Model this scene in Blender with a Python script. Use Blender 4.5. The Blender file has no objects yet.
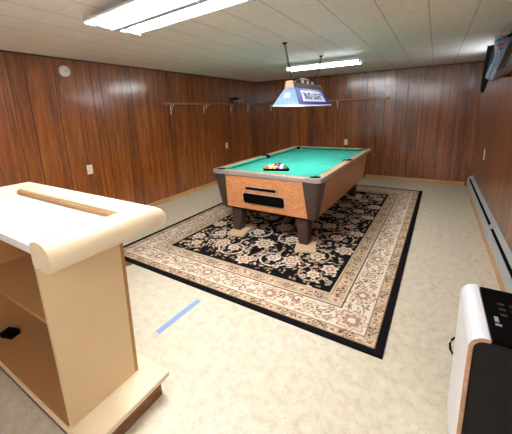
import bpy, bmesh, math, random
import numpy as np
from mathutils import Vector, Matrix
random.seed(7)
PI = math.pi
scn = bpy.context.scene
col = scn.collection

# ------------------------------------------------------------------ helpers
class MB:
    """collects shapes, then links them as ONE mesh object"""
    def __init__(s, off=(0, 0, 0)):
        s.v = []; s.f = []; s.m = []; s.sm = []; s.off = Vector(off)
    def add(s, vs, fs, mi=0, smooth=False):
        b = len(s.v)
        s.v += [Vector(p) - s.off for p in vs]
        for f in fs:
            s.f.append([b + i for i in f]); s.m.append(mi); s.sm.append(smooth)
        return s
    def bm(s, bm, mi=0, smooth=False):
        bm.verts.index_update()
        s.add([v.co.copy() for v in bm.verts], [[v.index for v in f.verts] for f in bm.faces], mi, smooth)
        bm.free(); return s
    def box(s, lo, hi, bev=0.0, mi=0, M=None, seg=2):
        b = bmesh.new(); bmesh.ops.create_cube(b, size=1)
        lo = Vector(lo); hi = Vector(hi)
        for v in b.verts:
            v.co = Vector(((lo[i] + hi[i]) / 2 + v.co[i] * (hi[i] - lo[i])) for i in range(3))
        if bev > 0:
            bmesh.ops.bevel(b, geom=b.edges[:], offset=bev, segments=seg, affect='EDGES', profile=.5)
        if M is not None: bmesh.ops.transform(b, matrix=M, verts=b.verts)
        return s.bm(b, mi)
    def loft(s, secs, mi=0, smooth=False, caps=True):
        n = len(secs[0]); vs = [p for sec in secs for p in sec]; fs = []
        for k in range(len(secs) - 1):
            for i in range(n):
                j = (i + 1) % n
                fs.append([k*n+i, k*n+j, (k+1)*n+j, (k+1)*n+i])
        s.add(vs, fs, mi, smooth)
        if caps:
            b = len(s.v) - n * len(secs)
            s.f.append([b + i for i in range(n)][::-1]); s.m.append(mi); s.sm.append(False)
            s.f.append([b + (len(secs)-1)*n + i for i in range(n)]); s.m.append(mi); s.sm.append(False)
        return s
    def tube(s, pts, r, n=10, mi=0, closed=False):
        pts = [Vector(p) for p in pts]; secs = []
        N = len(pts)
        for i, p in enumerate(pts):
            a = pts[(i-1) % N] if (closed or i > 0) else p
            c = pts[(i+1) % N] if (closed or i < N-1) else p
            t = (c - a).normalized()
            up = Vector((0, 0, 1)) if abs(t.z) < .9 else Vector((1, 0, 0))
            x = t.cross(up).normalized(); y = x.cross(t)
            rr = r[i] if isinstance(r, (list, tuple)) else r
            secs.append([p + x*rr*math.cos(2*PI*k/n) + y*rr*math.sin(2*PI*k/n) for k in range(n)])
        if closed:
            secs.append(secs[0]); return s.loft(secs, mi, True, False)
        return s.loft(secs, mi, True)
    def lathe(s, c, prof, n=24, mi=0, axis='z', smooth=True):
        c = Vector(c); secs = []
        for r, z in prof:
            ring = []
            for k in range(n):
                a = 2*PI*k/n; q = (r*math.cos(a), r*math.sin(a), z)
                if axis == 'x': q = (q[2], q[0], q[1])
                if axis == 'y': q = (q[1], q[2], q[0])
                ring.append(c + Vector(q))
            secs.append(ring)
        return s.loft(secs, mi, smooth)
    def sphere(s, c, r, n=16, mi=0, sc=(1, 1, 1)):
        b = bmesh.new(); bmesh.ops.create_uvsphere(b, u_segments=n, v_segments=n//2, radius=r)
        for v in b.verts: v.co = Vector(c) + Vector((v.co[i]*sc[i] for i in range(3)))
        return s.bm(b, mi, True)
    def build(s, name, mats, parent=None, fixn=True):
        me = bpy.data.meshes.new(name)
        me.from_pydata([tuple(p) for p in s.v], [], s.f)
        if not isinstance(mats, (list, tuple)): mats = [mats]
        for m in mats: me.materials.append(m)
        me.polygons.foreach_set('material_index', s.m)
        me.polygons.foreach_set('use_smooth', s.sm)
        if fixn:
            b = bmesh.new(); b.from_mesh(me)
            bmesh.ops.remove_doubles(b, verts=b.verts, dist=1e-6)
            bmesh.ops.recalc_face_normals(b, faces=b.faces); b.to_mesh(me); b.free()
        me.update()
        o = bpy.data.objects.new(name, me); col.objects.link(o)
        if parent is not None: o.parent = parent
        return o

def tag(o, label=None, cat=None, group=None, kind=None):
    if label: o['label'] = label
    if cat: o['category'] = cat
    if group: o['group'] = group
    if kind: o['kind'] = kind
    return o
def thing(name, label, cat, loc=(0, 0, 0), rz=0, group=None):
    o = bpy.data.objects.new(name, None); col.objects.link(o)
    o.empty_display_size = .1
    o.location = loc; o.rotation_euler = (0, 0, rz)
    return tag(o, label, cat, group)
def copy_thing(root, loc, rz, label):
    c = root.copy(); col.objects.link(c); c.location = loc; c.rotation_euler = (0, 0, rz); c['label'] = label
    for ch in list(root.children):
        d = ch.copy(); col.objects.link(d); d.parent = c
        for g in list(ch.children):
            e = g.copy(); col.objects.link(e); e.parent = d
    return c
def structure(o): o['kind'] = 'structure'; return o

def S(*c):   # sRGB 0-255 to linear
    return tuple(((x/255)/12.92 if x/255 <= .04045 else ((x/255+.055)/1.055)**2.4) for x in c)

# ------------------------------------------------------------------ materials
class NT:
    def __init__(s, name):
        s.m = bpy.data.materials.new(name); s.m.use_nodes = True
        s.t = s.m.node_tree; s.b = s.t.nodes['Principled BSDF']
    def n(s, typ, **kw):
        x = s.t.nodes.new(typ)
        for k, v in kw.items():
            if k.startswith('i_'): x.inputs[k[2:].replace('_', ' ')].default_value = v
            else: setattr(x, k, v)
        return x
    def l(s, a, b): s.t.links.new(a, b)
    def math(s, op, a, b=None, c=None):
        x = s.n('ShaderNodeMath', operation=op)
        for i, q in enumerate((a, b, c)):
            if q is None: continue
            if isinstance(q, (int, float)): x.inputs[i].default_value = q
            else: s.l(q, x.inputs[i])
        return x.outputs[0]
    def ramp(s, fac, stops):
        x = s.n('ShaderNodeValToRGB'); e = x.color_ramp.elements
        while len(e) < len(stops): e.new(.5)
        for i, (p, c) in enumerate(stops):
            e[i].position = p; e[i].color = (*c, 1)
        s.l(fac, x.inputs[0]); return x.outputs[0]
    def mix(s, fac, a, b, mode='MIX'):
        x = s.n('ShaderNodeMix', data_type='RGBA', blend_type=mode)
        for q, i in ((fac, 0), (a, 6), (b, 7)):
            if isinstance(q, (int, float)): x.inputs[i].default_value = q
            elif isinstance(q, tuple): x.inputs[i].default_value = (*q[:3], 1)
            else: s.l(q, x.inputs[i])
        return x.outputs[2]
    def coord(s): return s.n('ShaderNodeTexCoord').outputs['Object']
    def mapv(s, v, scale=(1, 1, 1), loc=(0, 0, 0), rot=(0, 0, 0)):
        x = s.n('ShaderNodeMapping'); s.l(v, x.inputs[0])
        x.inputs['Scale'].default_value = scale; x.inputs['Location'].default_value = loc
        x.inputs['Rotation'].default_value = rot
        return x.outputs[0]
    def noise(s, v, sc, det=3, rough=.5, dist=0):
        x = s.n('ShaderNodeTexNoise'); s.l(v, x.inputs['Vector'])
        x.inputs['Scale'].default_value = sc; x.inputs['Detail'].default_value = det
        x.inputs['Roughness'].default_value = rough; x.inputs['Distortion'].default_value = dist
        return x.outputs['Fac']
    def bump(s, h, st, dist=.01):
        x = s.n('ShaderNodeBump'); s.l(h, x.inputs['Height'])
        x.inputs['Strength'].default_value = st; x.inputs['Distance'].default_value = dist
        s.l(x.outputs[0], s.b.inputs['Normal'])
    def base(s, c):
        if isinstance(c, tuple): s.b.inputs['Base Color'].default_value = (*c, 1)
        else: s.l(c, s.b.inputs['Base Color'])
    def set(s, rough=.5, metal=0, spec=None, coat=0, coatr=.1):
        s.b.inputs['Roughness'].default_value = rough; s.b.inputs['Metallic'].default_value = metal
        if spec is not None: s.b.inputs['Specular IOR Level'].default_value = spec
        s.b.inputs['Coat Weight'].default_value = coat; s.b.inputs['Coat Roughness'].default_value = coatr
        return s.m

def plain(name, c, rough=.5, metal=0, var=.06, vs=25, spec=None, coat=0):
    t = NT(name); v = t.coord()
    f = t.noise(v, vs, 3)
    d = tuple(x*(1-var*2) for x in c)
    t.base(t.ramp(f, [(.3, d), (.7, c)]))
    return t.set(rough, metal, spec, coat)
def emit(name, c, st, base=(.8, .8, .8)):
    t = NT(name); t.base(base)
    t.b.inputs['Emission Color'].default_value = (*c, 1); t.b.inputs['Emission Strength'].default_value = st
    return t.set(.4)

def mat_panel():
    t = NT('varnished_panelling'); v = t.coord()
    sp = t.n('ShaderNodeSeparateXYZ'); t.l(v, sp.inputs[0])
    at = t.n('ShaderNodeAttribute', attribute_name='tint')
    tint = at.outputs['Fac']
    u = t.math('ADD', sp.outputs[0], sp.outputs[1])
    cb = t.n('ShaderNodeCombineXYZ'); t.l(u, cb.inputs[0]); t.l(t.math('MULTIPLY', tint, 37.0), cb.inputs[1]); t.l(sp.outputs[2], cb.inputs[2])
    vec = cb.outputs[0]
    fig = t.noise(t.mapv(vec, (5.5, 1, .55)), 1.6, 4, .55, 1.1)
    rings = t.math('FRACT', t.math('MULTIPLY', fig, 7.0))
    rings = t.math('ABSOLUTE', t.math('SUBTRACT', rings, .5))
    fine = t.noise(t.mapv(vec, (70, 1, 1.6)), 1.5, 3, .6)
    a = t.math('ADD', t.math('MULTIPLY', rings, .34), t.math('MULTIPLY', fine, .80))
    a = t.math('ADD', a, t.math('MULTIPLY', t.math('SUBTRACT', tint, .5), .30))
    strk = t.noise(t.mapv(vec, (8, 1, .45)), 1.3, 4, .55, .9)
    a = t.math('ADD', a, t.math('MULTIPLY', t.math('SUBTRACT', strk, .5), 1.0))
    c = t.ramp(a, [(.10, S(62, 27, 9)), (.38, S(120, 62, 22)), (.66, S(154, 88, 33)), (.97, S(192, 122, 55))])
    knots = t.noise(t.mapv(vec, (9, 1, 2.2)), 1.0, 2)
    c = t.mix(t.ramp(knots, [(.66, (0, 0, 0)), (.78, (.6, .6, .6))]), c, S(58, 24, 10))
    t.base(c)
    wav = t.noise(t.mapv(vec, (2.5, 1, 5)), 1.3, 2)
    h = t.math('ADD', t.math('MULTIPLY', wav, .8), t.math('MULTIPLY', fine, .12))
    t.bump(h, .30, .03)
    t.b.inputs['Coat IOR'].default_value = 1.75
    return t.set(.36, 0, .5, .9, .17)
def mat_wood(name, dark, mid, light, sc=(40, 3, 40), rough=.4, coat=0, bump=.05):
    t = NT(name); v = t.coord()
    n1 = t.noise(t.mapv(v, sc), 1, 4, .6, .6); n2 = t.noise(t.mapv(v, tuple(x*.25 for x in sc)), 1, 3, .5, 1)
    a = t.math('ADD', t.math('MULTIPLY', n1, .6), t.math('MULTIPLY', n2, .4))
    t.base(t.ramp(a, [(.32, dark), (.5, mid), (.68, light)]))
    t.bump(n1, bump, .004)
    return t.set(rough, 0, .5, coat)
def mat_burl():
    t = NT('orange_burl_laminate'); v = t.coord()
    n1 = t.noise(t.mapv(v, (9, 9, 16)), 1.6, 6, .7, 1.6)
    n2 = t.noise(t.mapv(v, (1, 1, 2.5)), 60, 3, .6)
    a = t.math('ADD', t.math('MULTIPLY', n1, .65), t.math('MULTIPLY', n2, .38))
    t.base(t.ramp(a, [(.3, S(130, 74, 42)), (.46, S(184, 118, 72)), (.6, S(208, 146, 98)), (.8, S(232, 184, 136))]))
    return t.set(.32, 0, .5, .3)
def mat_floor():
    t = NT('cream_speckled_vinyl'); v = t.coord()
    n1 = t.noise(v, 1.1, 4, .6); n2 = t.noise(v, 17, 6, .75); n3 = t.noise(v, 70, 3, .6)
    c = t.ramp(n2, [(.28, S(188, 174, 142)), (.5, S(212, 203, 180)), (.7, S(226, 219, 200))])
    c = t.mix(t.ramp(n1, [(.35, (0, 0, 0)), (.7, (.25, .25, .25))]), c, S(206, 195, 170))
    sp = t.ramp(n3, [(.60, (0, 0, 0)), (.72, (.6, .6, .6))])
    c = t.mix(sp, c, S(150, 132, 104))
    vo = t.n('ShaderNodeTexVoronoi'); t.l(v, vo.inputs['Vector']); vo.inputs['Scale'].default_value = 14
    scuff = t.ramp(vo.outputs['Distance'], [(.045, (.5, .5, .5)), (.09, (0, 0, 0))])
    c = t.mix(t.mix(1.0, scuff, t.ramp(n2, [(.5, (0, 0, 0)), (.6, (1, 1, 1))]), 'MULTIPLY'), c, S(120, 100, 76))
    t.base(c); t.bump(n3, .05, .003)
    return t.set(.42, 0, .4)
def mat_ceiling():
    t = NT('white_ceiling_tile'); v = t.coord()
    br = t.n('ShaderNodeTexBrick'); br.offset = 0; br.squash = 1
    t.l(t.mapv(v, (1, 1, 1), (.103, .07, 0)), br.inputs['Vector'])
    for k, q in (('Scale', 1), ('Mortar Size', .0035), ('Mortar Smooth', .2), ('Brick Width', .305), ('Row Height', .305)):
        br.inputs[k].default_value = q
    br.inputs['Color1'].default_value = (*S(240, 235, 230), 1); br.inputs['Color2'].default_value = (*S(244, 240, 236), 1)
    br.inputs['Mortar'].default_value = (*S(222, 218, 210), 1)
    # long joints that run into the room show more than the cross joints
    sp = t.n('ShaderNodeSeparateXYZ'); t.l(v, sp.inputs[0])
    fx = t.math('FRACT', t.math('DIVIDE', t.math('ADD', sp.outputs[0], .103), .305))
    d = t.math('MINIMUM', fx, t.math('SUBTRACT', 1.0, fx))
    line = t.math('LESS_THAN', d, .017)
    c = t.mix(t.math('MULTIPLY', line, .5), br.outputs['Color'], S(140, 133, 120))
    n = t.noise(t.mapv(v, (6, 1.2, 1)), 6, 4, .65)
    c = t.mix(.2, c, t.ramp(n, [(.35, S(206, 201, 192)), (.65, S(248, 246, 241))]))
    t.base(c)
    t.bump(t.noise(v, 60, 3), .04, .004)
    return t.set(.55, 0, .35)
def mat_rug():
    t = NT('woven_rug_pile')
    at = t.n('ShaderNodeAttribute', attribute_name='weave'); v = t.coord()
    n = t.noise(v, 220, 2); n2 = t.noise(v, 6, 3)
    c = t.mix(.35, at.outputs['Color'], t.ramp(n, [(.3, (.35, .35, .35)), (.7, (1, 1, 1))]), 'MULTIPLY')
    t.base(c); t.bump(n, .25, .004)
    return t.set(.95, 0, .1)
def mat_felt():
    t = NT('teal_green_felt'); v = t.coord()
    n = t.noise(v, 300, 2); n2 = t.noise(v, 4, 3)
    c = t.ramp(n2, [(.3, S(52, 160, 140)), (.7, S(62, 172, 152))])
    c = t.mix(.12, c, t.ramp(n, [(.3, (.3, .3, .3)), (.7, (1, 1, 1))]), 'MULTIPLY')
    t.base(c); return t.set(.9, 0, .15)
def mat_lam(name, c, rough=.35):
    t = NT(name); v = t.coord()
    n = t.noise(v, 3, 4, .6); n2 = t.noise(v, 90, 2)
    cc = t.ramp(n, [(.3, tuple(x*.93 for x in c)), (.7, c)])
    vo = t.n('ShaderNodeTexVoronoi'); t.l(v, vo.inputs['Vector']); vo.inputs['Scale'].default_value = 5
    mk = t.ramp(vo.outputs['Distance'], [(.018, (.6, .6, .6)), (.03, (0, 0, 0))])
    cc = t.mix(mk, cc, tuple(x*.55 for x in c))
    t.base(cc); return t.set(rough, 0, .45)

M = dict(
    panel=mat_panel(), floor=mat_floor(), ceil=mat_ceiling(), rug=mat_rug(), felt=mat_felt(), burl=mat_burl(),
    groove=plain('dark_groove', S(26, 12, 7), .7),
    basewood=mat_wood('honey_baseboard', S(168, 116, 66), S(196, 146, 92), S(214, 170, 118), (4, 4, 60)),
    trimwood=mat_wood('dark_trim', S(40, 22, 14), S(58, 32, 20), S(74, 42, 26), (4, 4, 60)),
    shelfwood=mat_wood('ledge_wood', S(140, 92, 52), S(172, 122, 74), S(196, 148, 96), (5, 5, 60)),
    railwood=mat_wood('pale_rail_laminate', S(176, 124, 84), S(204, 156, 114), S(222, 182, 142), (30, 5, 30), .3, .3),
    ply=mat_wood('plywood_pad', S(196, 164, 118), S(214, 186, 142), S(226, 204, 166), (10, 40, 80), .6),
    kick=mat_wood('rough_brown_board', S(78, 46, 24), S(120, 78, 44), S(158, 112, 70), (12, 12, 50), .7),
    brown=plain('dark_brown_laminate', S(66, 46, 40), .4, 0, .12, 60),
    black=plain('black_plastic', S(7, 6, 6), .8, spec=.05),
    blacksoft=plain('black_mesh', S(22, 19, 17), .75, 0, .2, 300),
    chrome=plain('brushed_metal', S(200, 198, 195), .3, .7, .06, 40),
    white=plain('white_enamel', S(236, 237, 238), .35, 0, .02),
    greyen=plain('grey_white_enamel', S(172, 175, 173), .45, 0, .04),
    paleend=plain('pale_blue_enamel', S(176, 196, 214), .4, 0, .02),
    ivory=plain('ivory_plastic', S(232, 226, 208), .4, 0, .02),
    lam=mat_lam('cream_laminate', S(222, 194, 150)), lamrail=mat_lam('shade_toned_cream_vinyl', S(234, 216, 182), .3),  # lamrail: shade on the armrest's outer face is put into its tan tint
    lamtop=mat_lam('white_laminate_top', S(240, 238, 230), .3),
    lamshelf=mat_lam('shade_toned_laminate', S(178, 132, 82), .5),  # shade inside the bar is put into this browner colour
    tube=emit('lit_tube', (.95, .975, 1.0), 55),
    tubedim=emit('faint_tube', (.93, .97, 1.0), 9.0),
    lamptube=emit('lamp_tube', (1.0, .96, .88), 40), tubemid=emit('third_lit_tube', (.94, .97, 1.0), 14),
    shadeblue=plain('pale_blue_plastic', S(140, 174, 214), .4, 0, .05, spec=.2),
    blue=emit('backlit_blue_plastic', S(30, 36, 220), .10, S(6, 9, 105)),
    signwhite=plain('white_plastic', S(238, 240, 246), .3, 0, .02), signlit=emit('backlit_white_sign', S(225, 232, 255), .16),
    ink=plain('navy_ink', S(50, 66, 160), .5),
    copper=plain('copper_finish', S(214, 150, 110), .35, .3, .1),
    capbrown=plain('dark_red_plastic', S(58, 20, 12), .5),
    brass=plain('brass_finish', S(200, 160, 90), .3, .9),
    cream=plain('cream_plastic', S(230, 210, 170), .4),
    chain=plain('dark_chain', S(46, 42, 40), .4, .7),
    tape=plain('blue_tape', S(136, 164, 208), .7, 0, .06, 60),
    heatwhite=plain('cool_white_gloss', S(238, 241, 246), .22, 0, .02, 8),
    heatedge=mat_wood('raw_edge', S(186, 146, 112), S(206, 168, 134), S(218, 184, 152), (60, 60, 60), .6),
    grey=plain('grey_print', S(176, 178, 180), .5),
    redprint=plain('dark_red_print', S(96, 26, 24), .5),
    cloth=plain('white_lace', S(214, 226, 238), .9, 0, .12, 60),
    pink=plain('pink_cloth', S(214, 120, 170), .9),
    teal=plain('teal_cloth', S(96, 176, 190), .9),
    darkcloth=plain('black_cloth', S(22, 20, 24), .95, 0, .2),
    garland=plain('dark_green_garland', S(30, 34, 30), .8, 0, .3, 60),
    framewood=mat_wood('dark_frame_wood', S(54, 30, 18), S(78, 44, 26), S(98, 58, 36), (6, 6, 60), .35, .3),
)
def mat_glass():
    t = NT('mottled_glass'); v = t.coord()
    t.base(t.ramp(t.noise(t.mapv(v, (1, 12, 2)), 2, 3), [(.3, S(70, 62, 44)), (.55, S(120, 112, 88)), (.75, S(190, 186, 168))]))  # random streaks from dark olive to pale
    return t.set(.12, 0, .7)
M['glass'] = mat_glass()
def mat_lace():
    t = NT('white_lace_translucent'); v = t.coord(); n = t.noise(v, 60, 3)
    c = t.ramp(n, [(.35, S(196, 210, 226)), (.65, S(236, 242, 248))]); t.base(c); t.set(.9)
    tr = t.n('ShaderNodeBsdfTranslucent'); t.l(c, tr.inputs[0]); mx = t.n('ShaderNodeMixShader'); mx.inputs[0].default_value = .65
    t.l(t.b.outputs[0], mx.inputs[1]); t.l(tr.outputs[0], mx.inputs[2])
    out = [q for q in t.t.nodes if q.type == 'OUTPUT_MATERIAL'][0]; t.l(mx.outputs[0], out.inputs[0]); return t.m
M['cloth'] = mat_lace()

# ------------------------------------------------------------------ room
XL, XR, YB, YF, H = -3.805, .620, 6.349, -1.9, 2.1354

def plank_wall(name, a, b, nrm, seams, tints, h=H):
    """a wall of grooved boards between floor points a and b; nrm points into the room"""
    a = Vector((*a, 0)); b = Vector((*b, 0)); u = (b - a).normalized(); L = (b - a).length; n = Vector((*nrm, 0))
    g = .0024
    prof = [(0, 0)]; kinds = []
    for s_ in seams:
        prof += [(s_-g, 0), (s_-g*.5, -.006), (s_+g*.5, -.006), (s_+g, 0)]
        kinds += [0, 1, 1, 1]
    prof.append((L, 0)); kinds.append(0)
    vs = []; fs = []; mi = []; ti = []
    for s_, d in prof:
        p = a + u*s_ + n*d
        vs += [p, p + Vector((0, 0, h))]
    k = 0
    for i in range(len(prof)-1):
        fs.append([2*i, 2*i+2, 2*i+3, 2*i+1]); mi.append(kinds[i]); ti.append(tints[k])
        if kinds[i] == 0: k += 1
    bx = len(vs); N = len(prof)
    p0, p1 = a - n*.09, b - n*.09
    vs += [p0, p0+Vector((0, 0, h)), p1, p1+Vector((0, 0, h))]
    fs += [[bx, bx+1, bx+3, bx+2], [0, 1, bx+1, bx], [2*N-2, bx+2, bx+3, 2*N-1],
           [2*i+1 for i in range(N)] + [bx+3, bx+1], [2*i for i in range(N)] + [bx+2, bx]]
    mi += [1]*5; ti += [0]*5
    me = bpy.data.meshes.new(name); me.from_pydata([tuple(v) for v in vs], [], fs)
    me.materials.append(M['panel']); me.materials.append(M['groove'])
    me.polygons.foreach_set('material_index', mi)
    at = me.attributes.new('tint', 'FLOAT', 'FACE'); at.data.foreach_set('value', ti)
    o = bpy.data.objects.new(name, me); col.objects.link(o); me.update()
    return structure(o)
def mkseams(L, start=.0):
    r = random.Random(L); pat = [.20, .12, .30, .15, .25, .20]
    out = []; s_ = start; i = 0
    while True:
        s_ += pat[i % 6]*r.choice((1, 1, 1.15)); i += 1
        if s_ > L-.04: return out
        out.append(s_)
def mktints(n, seed, lo=.15, hi=.85):
    r = random.Random(seed); return [r.uniform(lo, hi) for _ in range(n+1)]
sb = [x - XL for x in (-3.55, -3.271, -3.05, -2.829, -2.68, -2.462, -2.229, -1.959, -1.8, -1.637, -1.312, -1.21, -1.098, -.88, -.675, -.48, -.297, -.231, .071, .18, .298, .46)]
plank_wall('wall_back', (XL-.08, YB), (XR+.08, YB), (0, -1), [x+.08 for x in sb], mktints(len(sb), 5, .1, .6))
LL = YB - YF + .0
sl = mkseams(LL, .1); plank_wall('wall_left', (XL, YF), (XL, YB), (1, 0), sl, mktints(len(sl), 3, .2, .95))
sr = mkseams(LL+.001, .05); plank_wall('wall_right', (XR, YF), (XR, YB), (-1, 0), sr, mktints(len(sr), 9, .2, .8))
sf = mkseams(XR-XL, .07); plank_wall('wall_front', (XL-.08, YF), (XR+.08, YF), (0, 1), [x+.08 for x in sf], mktints(len(sf), 11))
structure(MB().box((XL-.1, YF-.1, -.08), (XR+.1, YB+.1, 0)).build('floor', M['floor']))
structure(MB().box((XL-.1, YF-.1, H), (XR+.1, YB+.1, H+.08)).build('ceiling', M['ceil']))
structure(MB().box((XL, YF, 0), (XL+.014, YB-.014, .068), .004).build('baseboard_left', M['basewood']))
structure(MB().box((XL, YB-.014, 0), (XR-.075, YB, .068), .004).build('baseboard_back', M['basewood']))
structure(MB().box((XR-.072, YF, 0), (XR, 6.02, .072), .004).build('baseboard_right', M['basewood']))
structure(MB().box((XL, YF, H-.016), (XL+.012, YB-.012, H), .003).build('trim_1', M['trimwood']))
structure(MB().box((XL, YB-.012, H-.016), (XR, YB, H), .003).build('trim_2', M['trimwood']))
structure(MB().box((XR-.012, YF, H-.016), (XR, YB-.012, H), .003).build('trim_3', M['trimwood']))

M['fill_glow'] = emit('fill_light_pane', (.86, .93, 1.0), 3.5)
wn = structure(MB().box((XR-.03, -1.5, 1.45), (XR-.002, -.1, 1.52), .004).box((XR-.03, -1.5, 1.98), (XR-.002, -.1, 2.05), .004).box((XR-.03, -1.5, 1.52), (XR-.002, -1.43, 1.98), .004).box((XR-.03, -.17, 1.52), (XR-.002, -.1, 1.98), .004).box((XR-.028, -.83, 1.52), (XR-.002, -.79, 1.98), .004).build('added_fill_window', M['white']))  # added window out of view, a glowing pane that fills room and ceiling
MB().box((XR-.014, -1.43, 1.52), (XR-.004, -.17, 1.98)).build('pane', M['fill_glow'], wn)
M['fill_glow2'] = emit('bright_daylight_glass', (.84, .92, 1.0), 2.2)
wn = MB(); wy0, wy1, wz0, wz1 = 4.30, 5.25, 1.74, 2.07
for a in ((wy0, wy1, wz0, wz0+.04), (wy0, wy1, wz1-.04, wz1), (wy0, wy0+.04, wz0+.04, wz1-.04), (wy1-.04, wy1, wz0+.04, wz1-.04), (4.66, 4.69, wz0+.04, wz1-.04)): wn.box((XR-.02, a[0], a[2]), (XR-.001, a[1], a[3]), .003)
wn = structure(wn.build('window_2', M['framewood']))
MB().box((XR-.010, wy0+.04, wz0+.04), (XR-.003, wy1-.04, wz1-.04)).build('pane', M['fill_glow2'], wn)

# ------------------------------------------------------------------ baseboard heater along the right wall
t = thing('baseboard_heater', 'long pale grey baseboard heater along the foot of the right wall', 'heater', (XR, 2.2, 0))
O = (XR, 2.2, 0)
def heat_prof(y, pts): return [(XR - d, y, z) for d, z in pts]
hp = [(0, .075), (.066, .075), (.072, .082), (.072, .178), (.060, .198), (.0, .198)]
MB(O).loft([heat_prof(-1.2, hp), heat_prof(6.0, hp)]).build('cover', M['greyen'], t)
hp2 = [(0, .2165), (.036, .2165), (.034, .2225), (.008, .256), (0, .256)]
MB(O).loft([heat_prof(-1.2, hp2), heat_prof(6.0, hp2)]).build('damper', M['greyen'], t)
hp3 = [(0, .198), (.054, .198), (.054, .2045), (.03, .2165), (0, .2165)]
MB(O).loft([heat_prof(-1.2, hp3), heat_prof(6.0, hp3)]).build('vent_slot', M['black'], t)
hp4 = [(0, .072), (.076, .072), (.076, .186), (.062, .206), (.056, .226), (.014, .261), (0, .261)]
MB(O).loft([heat_prof(5.96, hp4), heat_prof(6.03, hp4)]).build('end_cap', M['greyen'], t)
MB(O).loft([heat_prof(3.58, hp4), heat_prof(3.65, hp4)]).build('joint_strip', M['greyen'], t)

# ------------------------------------------------------------------ ceiling lights
def ceiling_light(label, loc, rz, L, W, tubemat, drop=.07, tr=.018, plates=False):
    t = thing('ceiling_light', label, 'ceiling light', loc, rz)
    h = L/2; w = W/2
    MB().box((-h, -.075, -.055), (h, .075, 0), .006).build('housing', M['white'], t)
    q = w*.48
    prof = [(-w, -.052), (-w+.012, -.052), (-q, -.040), (-.03, -.060), (.03, -.060), (q, -.040), (w-.012, -.052), (w, -.052), (w, -.040), (q, -.028), (.0, -.05), (-q, -.028), (-w, -.040)]
    if plates:
        prof = [(-w, -drop), (-w+.012, -drop), (-q, -.036), (-.03, -.060), (.03, -.060), (q, -.036), (w-.012, -drop), (w, -drop), (w, -drop+.012), (q, -.026), (.0, -.05), (-q, -.026), (-w, -drop+.012)]
        for e in (-1, 1): MB().box((e*h-.006, -w, -.082), (e*h+.006, w, -.03), .003).build('end_plate', M['paleend'], t)
        MB().loft([[(x, -.034, -.058), (x, .034, -.058), (x, .026, -.088), (x, -.026, -.088)] for x in (-h+.007, h-.007)]).build('channel_cover', M['paleend'], t)
    MB().loft([[(-h, y, z) for y, z in prof], [(h, y, z) for y, z in prof]]).build('reflector', M['white'], t)
    for s_ in (-1, 1):
        y = s_*w*.52
        MB().tube([(-h+.03, y, (-.062 if plates else -drop-.012)), (h-.03, y, (-.062 if plates else -drop-.012))], tr, 14).build('tube', tubemat, t)
        for e in (-1, 1):
            MB().box((e*(h-.022)-.012, y-.018, (-.083 if plates else -drop-.034)), (e*(h-.022)+.012, y+.018, -.034), .004).build('lamp_holder', M['white'], t)
    return t
ceiling_light('bright twin tube fluorescent ceiling light at the top near the bar', (-1.485, 1.40, H), math.radians(-4.5), 1.10, .42, M['tube'], plates=True)
ceiling_light('dim twin tube ceiling light farther back behind the hanging lamp', (-1.50, 4.44, H), 0, 1.12, .28, M['tubedim'], .06, .012)
ceiling_light('twin tube ceiling light behind the camera', (-.35, -1.0, H), 0, 1.2, .42, M['tubemid'])

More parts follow.
